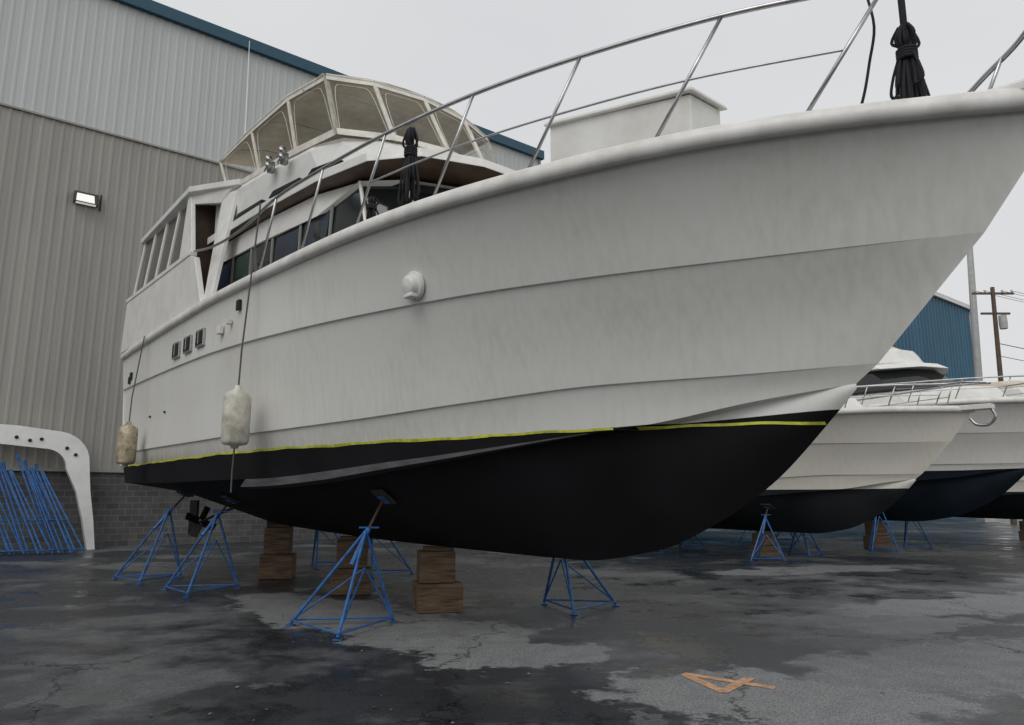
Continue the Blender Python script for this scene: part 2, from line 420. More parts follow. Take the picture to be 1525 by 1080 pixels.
# --- canvas enclosure
base=[(12.5,1.78,7.42),(10.9,1.78,7.22),(9.4,1.76,7.05),(8.15,1.66,6.93),(7.75,.9,6.92),(7.6,0,6.92),(7.75,-.9,6.92),(8.15,-1.66,6.93),(9.4,-1.76,7.05),(10.9,-1.78,7.22),(12.5,-1.78,7.42)]
top=[(13.3,1.74,8.38),(11.6,1.74,8.38),(10.0,1.72,8.34),(8.75,1.62,8.2),(8.5,.9,8.24),(8.4,0,8.26),(8.5,-.9,8.24),(8.75,-1.62,8.2),(10.0,-1.72,8.34),(11.6,-1.74,8.38),(13.3,-1.74,8.38)]
b=B()
for i in range(10): b.quad(base[i],base[i+1],top[i+1],top[i])
b.obj('clear_panels',[M['clear']],yacht)
b=B()
for i in range(11):
    a=Vector(base[i]);c=Vector(top[i]);w=Vector((.038,0,0)) if abs(a.y)>1.7 else Vector((0,.038,0))
    o_=Vector((0,math.copysign(.012,a.y),0)) if abs(a.y)>1.6 else Vector((-.012,0,0))
    b.prism([a-w-o_,a+w-o_,a+w+o_,a-w+o_],[c-w-o_,c+w-o_,c+w+o_,c-w+o_])
    if i<10:
        a,c=Vector(base[i]),Vector(base[i+1]);d,e=Vector(top[i]),Vector(top[i+1])
        for r_ in (1,0):
            if r_: lo0,lo1=a,c;hi0,hi1=a.lerp(d,.10),c.lerp(e,.10)
            else: lo0,lo1=d.lerp(a,.08),e.lerp(c,.08);hi0,hi1=d,e
            nn=(c-a).cross(Vector((0,0,1))).normalized()*.014
            if nn.dot(Vector((a.x-10.5,a.y*3,0)))<0: nn=-nn
            b.quad(lo0+nn,lo1+nn,hi1+nn,hi0+nn)
for i in range(10):
    b.path([top[i],top[i+1]],.03,8)
b.obj('canvas_frames',[M['canvas_w']],yacht)
b=B()
for i in range(10):
    a,c=Vector(base[i]),Vector(base[i+1]);d,e=Vector(top[i]),Vector(top[i+1]);pp=[]
    for k in range(21):
        t=k/20;u=.07+.86*t;h=.10+.76*(1-abs(2*t-1)**12)
        lo=a.lerp(c,u);hi=d.lerp(e,u);p=lo.lerp(hi,h);p.y+=math.copysign(.006,p.y);pp.append(p)
    b.path(pp,.005,5)
b.obj('canvas_zips',[M['canvas_w']],yacht)
b=B();NX=10;NY=10
for i in range(NX+1):
    for j in range(NY+1):
        v=j/NY*2-1;u=i/NX
        sf=8.4+.38*abs(v)**2.2;s=sf+(13.3-sf)*u;zz=8.26-.07*abs(v)**2+.12*min(1,u*2.2)**.7+(.12*(1-v*v))*min(1,u*3)+.012*math.cos(u*math.pi*8)
        b.v.append(Vector((s,v*(1.66+.1*u),zz)))
for i in range(NX):
    for j in range(NY):
        a=i*(NY+1)+j;b.f.append([a,a+1,a+NY+2,a+NY+1]);b.m.append(0)
o=b.obj('canvas_roof',[M['canvas']],yacht,True);sm=o.modifiers.new('s','SOLIDIFY');sm.thickness=.025
b=B()
for s in (9.4,10.8,12.2):
    b.path([(s,1.7,8.2),(s,1.2,8.34),(s,0,8.42),(s,-1.2,8.34),(s,-1.7,8.2)],.018,6,1)
b.box((9.0,.3,6.95),(.6,1.3,.7),0);b.box((10.3,.3,6.95),(.5,.6,.8),0);b.box((11.8,0,6.9),(.6,2.4,.6),0)
b.obj('helm_furniture',[M['white'],M['steel']],yacht,bevel=.03)

# --- aft deck enclosure
b=B()
def sheet(b,pts,th,mi=0):
    b.prism(pts,[(p[0],p[1]-math.copysign(th,p[1]),p[2]) for p in pts],mi)
for sd in (1,-1):
    y0=2.36
    poly=[(11.75,4.9),(17.55,4.9),(17.35,6.12),(12.75,6.08),(12.35,5.95)]
    sheet(b,[(s,sd*y0,z) for s,z in poly],.10)
    sheet(b,[(s,sd*(y0+.02),z) for s,z in ((12.6,6.04),(17.4,6.08),(17.38,6.17),(12.6,6.13))],.14)
    ws=[13.35,14.25,15.15,16.05,16.95]
    for i in range(4):
        a,c=ws[i],ws[i+1]
        b.quad((a+.1,sd*2.28,6.15),(c+.1,sd*2.28,6.15),(c-.05,sd*2.14,7.52),(a+.1,sd*2.14,7.52),2)
    for i,a in enumerate(ws):
        w=.05
        b.prism([(a+.1-w,sd*2.25,6.13),(a+.1+w,sd*2.25,6.13),(a+.1+w,sd*2.32,6.13),(a+.1-w,sd*2.32,6.13)],[(a+.02-w,sd*2.11,7.52),(a+.02+w,sd*2.11,7.52),(a+.02+w,sd*2.18,7.52),(a+.02-w,sd*2.18,7.52)],0)
    sheet(b,[(12.62,sd*2.34,6.1),(13.42,sd*2.34,6.1),(13.5,sd*2.24,7.5),(13.3,sd*2.24,7.52)],.08)
    b.prism([(11.45,sd*2.3,4.95),(11.85,sd*2.3,4.95),(11.85,sd*2.22,4.95),(11.45,sd*2.22,4.95)],[(11.85,sd*1.86,7.22),(12.4,sd*1.92,7.3),(12.4,sd*1.83,7.3),(11.85,sd*1.78,7.22)],0)
    b.prism([(13.4,sd*2.26,7.32),(12.35,sd*1.96,7.1),(12.35,sd*1.86,7.1),(13.4,sd*2.16,7.32)],[(13.4,sd*2.26,7.54),(12.0,sd*1.88,7.32),(12.0,sd*1.78,7.32),(13.4,sd*2.16,7.54)],0)
rf=[(11.75,1.84),(13.2,2.32),(17.1,2.24),(17.3,1.9),(17.3,-1.9),(17.1,-2.24),(13.2,-2.32),(11.75,-1.84)]
def rz(s,y): return 7.5-.16*max(0,13.2-s)+.10*(1-(y/2.3)**2)
b.prism([(s,y,rz(s,y)) for s,y in rf],[(s,y,rz(s,y)+.12) for s,y in rf],0)
b.box((13.3,1.6,6.3),(.06,1.2,2.3),1);b.box((13.3,-1.6,6.3),(.06,1.2,2.3),1);b.box((13.6,0,6.1),(.1,2.4,2.7),1)
b.quad((17.3,-2.1,6.1),(17.3,2.1,6.1),(17.1,2.1,7.5),(17.1,-2.1,7.5),2);b.box((17.4,0,5.5),(.1,4.5,1.25),0)
b.obj('aft_deck_enclosure',[M['white'],M['brown'],M['tint']],yacht,bevel=.012)

# --- foredeck locker box
b=B()
bt=[(2.60,.62),(4.62,.62),(4.62,.12),(2.60,.12)]
def zt(s):return 5.50+(s-2.6)*.24
def sp_(s,y,k):return (s+(-k if s<3 else k),y+(k if y>.3 else -k))
b.prism([(s,y,4.5) for s,y in bt],[(s,y,zt(s)) for s,y in bt],0)
b.prism([(*sp_(s,y,.06),zt(s)) for s,y in bt],[(*sp_(s,y,.045),zt(s)+.05) for s,y in bt],0)
b.obj('foredeck_locker',[M['white']],yacht,bevel=.015)

# --- bow rails
def rails(bases,rake,h,side,S=(1,1,1),dz=0,inset=.10,r=.021,mid=True,tip=None,tail=None,aftdrop=0):
    b=B();tops=[]
    def sp(s):
        z=hermite(ZS,s)-aftdrop*(max(0,s)/17)**.8
        return Vector((s,max(0,ysheer(s)-inset),z+.08))
    def T(v): return Vector((v.x*S[0],v.y*side*S[1],v.z*S[2]+dz))
    for s in bases:
        p=sp(s);st=s-rake;q=Vector((st,max(.0,ysheer(max(st,-.2))-inset*.6),p.z+h))
        b.tube(T(p),T(q),r*.85,8);tops.append((p,q))
        b.tube(T(p),T(p)+Vector((0,0,.02)),r*2.2,10)
    tp=[T(q) for p,q in tops]
    pre=[T(Vector(v)) for v in (tip or [])];post=[T(Vector(v)) for v in (tail or [])]
    b.path(crom(pre+tp+post),r*1.1,10)
    if mid:
        ml=[T(p.lerp(q,.5)) for p,q in tops[:5]];b.path(crom(ml),r*.55,8)
    return b
b=rails([1.35,2.5,3.75,5.0,6.4,7.8,9.25],.62,1.02,1,tip=[(-.35,.12,5.58),(.15,.45,5.6)],tail=[(10.2,2.27,5.88),(11.5,2.3,5.93),(12.55,2.3,6.12)])
b.obj('starboard_rail',[M['steel']],yacht,True)
b=B();b.path(crom([Vector(v) for v in ((1.05,-.55,4.62),(.92,-.52,4.72),(.68,-.46,4.88),(.4,-.38,5.04),(.1,-.3,5.2),(-.2,-.1,5.4),(-.35,.12,5.58))],5),.022,8)
b.tube((.55,-.45,4.6),(.25,-.33,5.12),.016)
b.obj('bow_pulpit_rail',[M['steel']],yacht,True)
b=rails([5.0,6.4,7.8,9.25],.62,1.02,-1,mid=False,tail=[(10.2,2.27,5.88),(12.55,2.3,6.12)]);b.obj('port_rail',[M['steel']],yacht,True)
b=B();b.tube((.83,-.1,4.6),(.80,-.1,5.05),.03,10);b.tube((.80,-.1,5.05),(.80,-.1,5.08),.05,10)
b.tube((-.1,-.18,4.60),(-.75,0,4.56),.04,8);b.obj('bow_post',[M['steel']],yacht,True)
b=B();b.prism([(.5,.28,4.5),(.5,-.28,4.5),(-.75,-.16,4.5),(-.75,.16,4.5)],[(.5,.28,4.62),(.5,-.28,4.62),(-.75,-.16,4.6),(-.75,.16,4.6)]);b.obj('anchor_platform',[M['cap']],yacht,bevel=.03)

# --- rope coils tied on the rail
def coil(name,c,hgt,w,n=16,r=.013,parent=yacht):
    b=B();c=Vector(c)
    for i in range(n):
        a=random.uniform(0,6.28);rr=w*random.uniform(.2,1);dx,dy=math.cos(a)*rr,math.sin(a)*rr;H=hgt*random.uniform(.65,1)
        p=[c+Vector((dx*.4,dy*.4,0)),c+Vector((dx,dy,-H*.2)),c+Vector((dx*.45,dy*.45,-H*.33)),c+Vector((dx*1.1,dy*1.1,-H*.7)),c+Vector((dx*1.4,dy*1.3,-H*.95)),c+Vector((dx*.9+.02,dy*.9,-H)),c+Vector((dx*.6,dy*.6,-H*.8)),c+Vector((dx*.3,dy*.3,-H*.3))]
        b.path(crom(p,4),r,6)
    for z in (-.28,-.31,-.34,-.37):
        b.path([c+Vector((math.cos(t)*w*.6,math.sin(t)*w*.6,z*hgt)) for t in [k*.6 for k in range(12)]],r*1.2,6)
    return b.obj(name,[M['black']],parent,True)
coil('bow_line_coil',(.75,.24,5.42),.80,.115,26)
coil('spring_line_coil',(5.55,1.98,5.86),.92,.11,24)
coil('spring_line_coil_small',(6.35,2.03,5.25),.40,.09,12)
b=B();b.path(crom([Vector(v) for v in ((.95,.42,5.75),(.90,.45,5.4),(.96,.46,5.1),(1.0,.5,4.85),(1.06,.5,4.68))],5),.012,6)
b.path([(.75,.24,5.75),(.75,.24,5.35)],.03,6);b.obj('bow_line',[M['black']],yacht,True)
b=B();b.tube((12.6,1.5,8.3),(12.75,1.5,10.9),.016,6,.008);b.tube((12.2,-1.3,8.3),(12.35,-1.3,9.8),.016,6,.008);b.obj('antennas',[M['white']],yacht)

# --- fenders
def fender(name,s,zb,hh,r,m,ztop,tail):
    y=2.40+r
    b=B();b.lathe((s,y,zb),[(.0,0),(.045,.0),(.055,.035),(r*.85,.055),(r,.10),(r*1.02,hh*.5),(r,hh-.17),(r*.88,hh-.11),(r*.5,hh-.07),(.055,hh-.05),(.045,hh),(.0,hh)],20,0)
    b.path([(s,y,zb+hh-.02),(s,y-.01,zb+hh+.5),(s,2.44,ztop)],.014,6,1)
    if tail: b.path([(s,y,zb+.02),(s+.03,y,zb-.3),(s+.02,y,zb-.6)],.012,6,1)
    return b.obj(name,[m,M['rope']],None,True)
for o in (fender('boat_fender',8.98,2.26,.88,.185,M['fender'],5.9,True),fender('boat_fender.001',15.1,2.2,.9,.18,M['fender2'],4.9,False)):
    o.location=yacht.location;o.rotation_euler=yacht.rotation_euler
b=B();b.box((16.0,.9,1.15),(.5,.05,.75));b.box((16.0,-.9,1.15),(.5,.05,.75));b.tube((13.2,.9,1.45),(15.6,.9,1.05),.03);b.tube((13.2,-.9,1.45),(15.6,-.9,1.05),.03)
for y in(.9,-.9):
    for k in range(4):
        a=k*math.pi/2+.4;rot=Matrix.Rotation(a,3,'X')@Matrix.Rotation(.5,3,'Z');b.box(Vector((15.5,y,1.07))+Matrix.Rotation(a,3,'X')@Vector((0,0,.19)),(.03,.17,.3),0,rot)
b.obj('running_gear',[M['dark']],yacht,bevel=.008)

# ------------------------------------------------------------------ jack stands
def B2W(s,y):
    a=R(130);return (3.90+s*math.cos(a)-y*math.sin(a),5.08+s*math.sin(a)+y*math.cos(a))
def jack_stand(cx,cy,ztop,rad=.72,rot=0,lean=(0,0),padrot=0,tilt=26,hap=None):
    b=B();feet=[];ha=(ztop-.30) if hap is None else hap;k_=ha/ztop;ap=Vector((lean[0]*.55,lean[1]*.55,ha))
    for k in range(3):
        a=rot+k*2*math.pi/3;f=Vector((math.cos(a)*rad,math.sin(a)*rad,.03));feet.append(f)
        b.tube(f,ap+Vector((0,0,.05)),.021,8)
        b.tube(f.lerp(ap,.06),ap+Vector((0,0,-.42)),.012,6)
        b.box(f-Vector((0,0,.018)),(.1,.1,.012))
    for k in range(3):
        a,c=feet[k],feet[(k+1)%3];b.tube(a+Vector((0,0,.04)),c+Vector((0,0,.04)),.013,6)
    tp=Vector((lean[0],lean[1],ztop));dr=(tp-ap).normalized()
    b.tube(ap-dr*.42,ap+dr*.08,.034,10)
    b.tube(ap,tp-Vector((0,0,.03)),.02,8,mi=1)
    b.tube(ap+dr*.1+Vector((-.13,0,0)),ap+dr*.1+Vector((.13,0,0)),.012,6,mi=0)
    r=Matrix.Rotation(padrot,3,'Z')@Matrix.Rotation(R(tilt),3,'X')
    b.box(tp,(.28,.28,.035),2,r);b.box(tp-Vector((0,0,.04)),(.14,.14,.02),0,r)
    o=b.obj('jack_stand',[M['blue'],M['rust'],M['ply']]);o.location=(cx,cy,0);return o
# (station, base offset, contact offset, leg rotation) - pads bear on the actual bottom surface
for s,yb,yt,rot,sd,rad in ((7.25,1.75,1.15,160,1,.74),(12.1,1.95,1.45,160,1,.70),(14.6,2.15,1.5,168,1,.70),(6.6,1.7,1.2,20,-1,.62),(12.5,1.9,1.4,20,-1,.62),(15,1.9,1.4,20,-1,.62)):
    x,y=B2W(s,sd*yb);tx,ty=B2W(s+.1,sd*yt);zc=bottom_z(s+.1,yt)
    sl=math.degrees(math.atan2(bottom_z(s+.1,yt+.1)-bottom_z(s+.1,yt-.1),.2))
    jack_stand(x,y,zc-.035,rad,R(rot),(tx-x,ty-y),R(130) if sd>0 else R(-50),sl,min(zc-.32,1.12 if s<8 else 1.3))

# ------------------------------------------------------------------ keel blocks: heavy sawn timbers
def keel_block(x,y,h,rot,w=.62,name='timber_keel_block'):
    b=B();j=lambda a:random.uniform(-a,a);t1=h*.45
    for dy in (-w*.25,w*.25): b.box((j(.02),dy,t1/2),(w*1.1,w*.48,t1-.01),0,Matrix.Rotation(j(.02),3,'Z'))
    t2=h-t1-.06
    for dy in (-w*.22,w*.22): b.box((-.01+j(.015),dy,t1+t2/2),(w*.86,w*.42,t2-.006),0,Matrix.Rotation(j(.04),3,'Z'))
    b.box((j(.02),0,h-.031),(w*.72,w*.5,.056),0,Matrix.Rotation(j(.06),3,'Z'))
    o=b.obj(name,[M['wood']],bevel=.014);o.location=(x,y,0);o.rotation_euler=(0,0,rot);return o
for s,h in ((7.75,.895),(10.3,.94),(13.4,1.06)):
    x,y=B2W(s,0);keel_block(x,y,h,R(8+random.uniform(-6,6)),.58)

# ------------------------------------------------------------------ background cruisers
M['hullb']=hull_material('cruiser_hull_paint',(.72,.69,.62),(.010,.012,.014),1.78,1.80,1,3,.6)
M['hullc']=hull_material('cruiser_hull_paint_dark',(.72,.70,.66),(.006,.010,.015),2.35,2.40,1,3,.6)
M['cream']=mat('cream_cover',(.60,.54,.43),.8,noise=.2,nscale=3)
def cruiser(loc,S,dz,mh,c1=0,c2=0):
    e=empty('cabin_cruiser',loc,R(130))
    build_hull('hull',e,mh,M['cap'],M['deck'],S,dz,.35)
    def P(s,y,z):return (s*S[0],y*S[1],z*S[2]+dz)
    b=B()
    o1=[(12,1.9),(5+c1,1.6),(3.2+c1,1.0),(2.6+c1,0),(3.2+c1,-1.0),(5+c1,-1.6),(12,-1.9)]
    b.prism([P(s,y,4.4) for s,y in o1],[P(s+(.5 if s<6 else 0),y*.88,5.1) for s,y in o1],0)
    o2=[(12,1.7),(7.0+c2,1.5),(5.9+c2,1.0),(5.5+c2,0),(5.9+c2,-1.0),(7.0+c2,-1.5),(12,-1.7)]
    fr=lambda s,l=8: 1 if s<l+c2 else 0
    b.prism([P(s,y,5.1) for s,y in o2],[P(s+.9*fr(s),y*.9,5.85) for s,y in o2],1)
    b.prism([P(s+.45*fr(s),y*1.02,5.85) for s,y in o2],[P(s+.8*fr(s),y*.98,6.05) for s,y in o2],0)
    o3=[(11,1.4),(7.6+c2,1.4),(6.9+c2,.9),(6.7+c2,0),(6.9+c2,-.9),(7.6+c2,-1.4),(11,-1.4)]
    b.prism([P(s,y,6.05) for s,y in o3],[P(s+.3*fr(s),y*.95,6.6) for s,y in o3],0)
    b.prism([P(s+.5,y*.9,6.6) for s,y in o3],[P(s+1.2,y*.75,7.0) for s,y in o3],2)
    for s in (7.9,9.2,10.5):
        for sd in(1,-1): b.box(P(s,sd*1.56,5.47),(.1,.10,.62*S[2]),0)
    b.obj('superstructure',[M['white'],M['glass'],M['cream']],e,bevel=.06)
    for sd in (1,-1):
        r=rails([.6,1.7,2.8,4.0,5.3,6.6],.25,.62,sd,S,dz,.12,.02,True,tip=[(-.7,.16,5.15),(-.2,.3,5.2)],tail=[(7.6,2.2,4.9)],aftdrop=.35);r.obj('bow_rail',[M['steel']],e,True)
    b=B();b.prism([P(s,y,4.42) for s,y in ((.6,.3),(.6,-.3),(-.75,-.17),(-.75,.17))],[P(s,y,4.56) for s,y in ((.6,.3),(.6,-.3),(-.75,-.17),(-.75,.17))])
    b.path(crom([Vector(P(*v)) for v in ((-.7,0,4.45),(-.78,0,4.2),(-.6,0,4.0),(-.3,.02,4.02),(-.15,.02,4.2))],5),.035,8,1)
    b.obj('bow_sprit',[M['white'],M['steel']],e,bevel=.02)
    return e
cruiser((10.2,16.6,0),(.78,.78,.80),-.03,M['hullb'])
cruiser((15.3,19.6,0),(.95,.95,.92),.05,M['hullc'],-1.0,-2.6)
cruiser((23,24,0),(.8,.8,.85),0,M['hullb'],-.5,-1.5)
a=R(130);D=Vector((math.cos(a),math.sin(a)));Nn=Vector((-math.sin(a),math.cos(a)))
for (lx,ly,ss,off,SS,dz_) in ((10.2,16.6,(4.6,8.5),.75,(.78,.78,.80),-.03),(15.3,19.6,(5.2,9.5),.9,(.95,.95,.92),.05),(23,24,(5,),.8,(.8,.8,.85),0)):
    for s in ss:
        zt_=bottom_z(s/SS[0],off/SS[1])*SS[2]+dz_-.03
        for sd in (1,-1):
            p=Vector((lx,ly))+D*s+Nn*(off+.3)*sd;ln=-Nn*.3*sd;jack_stand(p.x,p.y,zt_,.5,random.uniform(0,2),(ln.x,ln.y),R(130 if sd>0 else -50),26)
    p=Vector((lx,ly))+D*(ss[0]+.6);keel_block(p.x,p.y,hermite(STEM,(ss[0]+.6)/SS[0])*SS[2]+dz_+.01,R(12),.55)

# ------------------------------------------------------------------ warehouse
WD=Vector((.778,.628,0));WN=Vector((.628,-.778,0))
W0=Vector((-13.3,24.6,0));WA=math.atan2(.628,.778)
wh=empty('warehouse_building',W0,WA)
M['sid_lo']=mat('siding_taupe',(.345,.33,.295),.5,.0,noise=.22,nscale=.6,stretch=(1.5,1.5,.15))
M['sid_hi']=mat('siding_light',(.54,.555,.54),.5,.0,noise=.12,nscale=.5,stretch=(1.5,1.5,.15))
M['teal']=mat('teal_trim',(.018,.085,.13),.4,noise=.2)
def siding(name,x0,x1,z0,z1,m,parent,pitch=.30,dep=.024,y=0):
    b=B();x=x0;pr=[]
    while x<x1:
        pr+=[(x,0),(x+pitch*.58,0),(x+pitch*.70,-dep),(x+pitch*.88,-dep)];x+=pitch
    pr.append((x1,0))
    n=len(b.v)
    for px,py in pr: b.v+=[Vector((px,y+py,z0)),Vector((px,y+py,z1))]
    for i in range(len(pr)-1): b.f.append([n+2*i,n+2*i+2,n+2*i+3,n+2*i+1]);b.m.append(0)
    return b.obj(name,[m],parent)
XA,XB=-26,18.9
siding('lower_siding',XA,XB,2.40,14.1,M['sid_lo'],wh)
siding('upper_siding',XA,XB,14.1,19.2,M['sid_hi'],wh,y=-.02,dep=.018)
def block_mat():
    m=bpy.data.materials.new('concrete_block');m.use_nodes=True;nt=m.node_tree;N=nt.nodes;L=nt.links;b=N['Principled BSDF']
    tc=N.new('ShaderNodeTexCoord');mp=N.new('ShaderNodeMapping');mp.inputs['Rotation'].default_value=(R(90),0,0);L.new(tc.outputs['Object'],mp.inputs[0])
    br=N.new('ShaderNodeTexBrick');br.inputs['Scale'].default_value=1;br.inputs['Brick Width'].default_value=.4;br.inputs['Row Height'].default_value=.2;br.inputs['Mortar Size'].default_value=.012
    br.inputs['Color1'].default_value=(.085,.088,.085,1);br.inputs['Color2'].default_value=(.13,.13,.125,1);br.inputs['Mortar'].default_value=(.19,.19,.18,1)
    L.new(mp.outputs[0],br.inputs['Vector'])
    n=N.new('ShaderNodeTexNoise');n.inputs['Scale'].default_value=.9;n.inputs['Detail'].default_value=4;L.new(tc.outputs['Object'],n.inputs['Vector'])
    mx=N.new('ShaderNodeMix');mx.data_type='RGBA';mx.blend_type='MULTIPLY';mx.inputs['Factor'].default_value=.8;L.new(br.outputs[0],mx.inputs['A'])
    r=N.new('ShaderNodeValToRGB');r.color_ramp.elements[0].position=.3;r.color_ramp.elements[1].position=.7;r.color_ramp.elements[0].color=(.4,.42,.4,1);L.new(n.outputs[0],r.inputs[0]);L.new(r.outputs[0],mx.inputs['B'])
    L.new(mx.outputs['Result'],b.inputs['Base Color']);b.inputs['Roughness'].default_value=.85
    return m
M['block']=block_mat()
b=B();b.box(((XA+XB)/2,.15,1.19),(XB-XA,.42,2.42));b.obj('block_base',[M['block']],wh)
b=B();b.box(((XA+XB)/2,-.10,2.44),(XB-XA,.10,.10),1);b.box(((XA+XB)/2,-.12,19.35),(XB-XA+.4,.22,.46));b.box((XB+.02,-.02,10.8),(.12,.14,16.7),1)
b.box(((XA+XB)/2,-.03,14.08),(XB-XA,.10,.07),1)
b.obj('trim',[M['teal'],M['sid_lo']],wh)
b=B()
b.prism([(XA,.05,0),(XB-.05,.05,0),(XB-.05,30,0),(XA,30,0)],[(XA,.05,19.1),(XB-.05,.05,19.1),(XB-.05,30,19.1),(XA,30,19.1)],0)
b.prism([(XA,0,19.12),(XB,0,19.12),(XB,30,19.12),(XA,30,19.12)],[(XA,15,20.6),(XB,15,20.6),(XB,15.1,20.6),(XA,15.1,20.6)],1)
b.obj('building_body',[M['sid_hi'],M['teal']],wh)
M['lens']=mat('lamp_housing',(.035,.03,.025),.5)
em=bpy.data.materials.new('lamp_lens');em.use_nodes=True;q=em.node_tree.nodes['Principled BSDF'];q.inputs['Base Color'].default_value=(.85,.85,.8,1);q.inputs['Roughness'].default_value=.2;q.inputs['Emission Color'].default_value=(1,.97,.88,1);q.inputs['Emission Strength'].default_value=.4
b=B()
b.prism([(-.36,-.04,-.2),(.36,-.04,-.2),(.36,-.34,-.2),(-.36,-.34,-.2)],[(-.36,-.04,.2),(.36,-.04,.2),(.36,-.2,.2),(-.36,-.2,.2)],0)
b.prism([(-.31,-.352,-.19),(.24,-.352,-.19),(.24,-.355,-.18),(-.31,-.355,-.18)],[(-.29,-.25,.10),(.22,-.25,.10),(.22,-.262,.11),(-.29,-.262,.11)],1)
b.quad((-.3,-.3,-.205),(.3,-.3,-.205),(.3,-.1,-.205),(-.3,-.1,-.205),1)
b.tube((.45,-.07,-.3),(.45,-.07,.28),.03,8)
o=b.obj('wall_lamp',[M['lens'],em],bevel=.01);o.location=W0+WD*(-1.5)+Vector((0,0,11.5));o.rotation_euler=(0,0,WA)

# ------------------------------------------------------------------ radar arch leaning on the wall + stacked stands
M['arch']=mat('arch_fiberglass',(.80,.80,.77),.25,noise=.12,nscale=2)
b=B()
def archpts(o):
    out=[];xr=2.55-o;zt=3.62-o*.9;r=.95-o*.55
    out.append((xr+.32+o*.55,0.0));out.append((xr+.22+o*.3,.9));out.append((xr+.08,1.8))
    for k in range(8):
        t=k/7*math.pi/2*.92;out.append((xr-r+r*math.cos(t),zt-r+r*math.sin(t)))
    out.append((xr-2.0,zt+.12));out.append((xr-4.2,zt+.18));return out
po=archpts(0);pi_=archpts(.62)
pi_[0]=(po[0][0]-.22,0);pi_[1]=(po[1][0]-.30,.9);pi_[2]=(po[2][0]-.38,1.75)
for i in range(len(po)-1):
    f=lambda p,y:(p[0],y+ (p[1]*.14),p[1])
    a,c,d,e=po[i],po[i+1],pi_[i+1],pi_[i]
    b.quad(f(a,-.25),f(c,-.25),f(d,-.25),f(e,-.25));b.quad(f(a,.05),f(e,.05),f(d,.05),f(c,.05));b.quad(f(a,-.25),f(a,.05),f(c,.05),f(c,-.25));b.quad(f(e,-.25),f(d,-.25),f(d,.05),f(e,.05))
for x,z in ((2.15,2.9),(1.9,3.1),(1.2,3.35),(.9,3.3),(.55,3.38),(-.1,3.4)):
    b.lathe((x,-.25+z*.14-.01,z),[(0,-.06),(.05,-.03),(.05,.03),(0,.06)],10,1)
o=b.obj('radar_arch',[M['arch'],M['dark']]);ap=W0+WD*(-3.25)+WN*.85;o.location=(ap.x,ap.y,0);o.rotation_euler=(0,0,WA)
b=B()
for k in range(20):
    x=-5.2+k*.31+random.uniform(-.1,.1);z=2.45+random.uniform(-.3,.25);yy=random.uniform(0,.5)
    for (x0,dx) in ((x,0),(x+.12,-.02),(x+.34,-.2)):
        b.tube((x0,-.5-yy,.03),(x0+dx-.95,.1-yy*.3,z),.028,6)
    b.tube((x-.95,.1-yy*.3,z),(x-1.0,.1-yy*.3,z+.22),.04,6)
    b.tube((x,-.55-yy,.12),(x+.34,-.5-yy,.12),.02,6);b.tube((x-.35,-.28-yy,.95),(x-.12,-.28-yy,.95),.018,6)
o=b.obj('stacked_jack_stands',[M['blue']]);ap=W0+WD*(-1.9)+WN*1.9;o.location=(ap.x,ap.y,0);o.rotation_euler=(0,0,WA)

# ------------------------------------------------------------------ far blue shed, poles, wires
M['bsid']=mat('blue_siding',(.035,.13,.21),.5,noise=.25,nscale=.5,stretch=(1,1,.2))
bs=empty('blue_warehouse',(38.2,60,0),WA)
siding('wall',-34,0,0,17.0,M['bsid'],bs,.6,.08)
b=B();b.prism([(-34,.1,0),(-.05,.1,0),(-.05,20,0),(-34,20,0)],[(-34,.1,17),(-.05,.1,17),(-.05,20,17),(-34,20,17)]);b.box((-17,-.1,17.1),(34.4,.3,.35),1);b.box((.05,-.05,8.4),(.25,.35,16.8),1);b.obj('body',[M['bsid'],M['white']],bs)
M['pole']=mat('galvanised_pole',(.45,.45,.43),.5,noise=.2)
M['upole']=mat('wood_pole',(.12,.085,.06),.8,noise=.4)
b=B();b.tube((-1.1,0,0),(-.25,0,18.6),.30,12,.20);b.box((-1.1,0,.1),(1,1,.2));o=b.obj('light_pole',[M['pole']]);o.location=(32.0,49,0)
b=B();b.tube((-.3,0,0),(.1,0,14.6),.17,10,.12)
for z,w in ((14.2,1.3),(12.9,.9)): b.box((0.1,0,z),(w*2,.12,.12))
for x in (-1.1,-.5,.6,1.2): b.lathe((x+.1,0,14.26),[(.05,0),(.07,.08),(.04,.16),(0,.2)],8,1)
b.lathe((.45,-.1,11.9),[(0,0),(.22,.0),(.24,.4),(.22,.85),(0,.9)],12,1)
o=b.obj('utility_pole',[M['upole'],M['pole']]);o.location=(30.2,45,0)
b=B()
for x,z,r in ((-1.1,14.4,.014),(-.5,14.4,.014),(.6,14.4,.014),(1.2,14.4,.014),(0,11.0,.025),(0,10.2,.02)):
    p=[]
    for k in range(17):
        t=k/16;p.append((30.2+x+55*t,45+20*t,z-4*1.3*t*(1-t)))
    b.path(p,r,5)
b.obj('power_lines',[M['dark']])

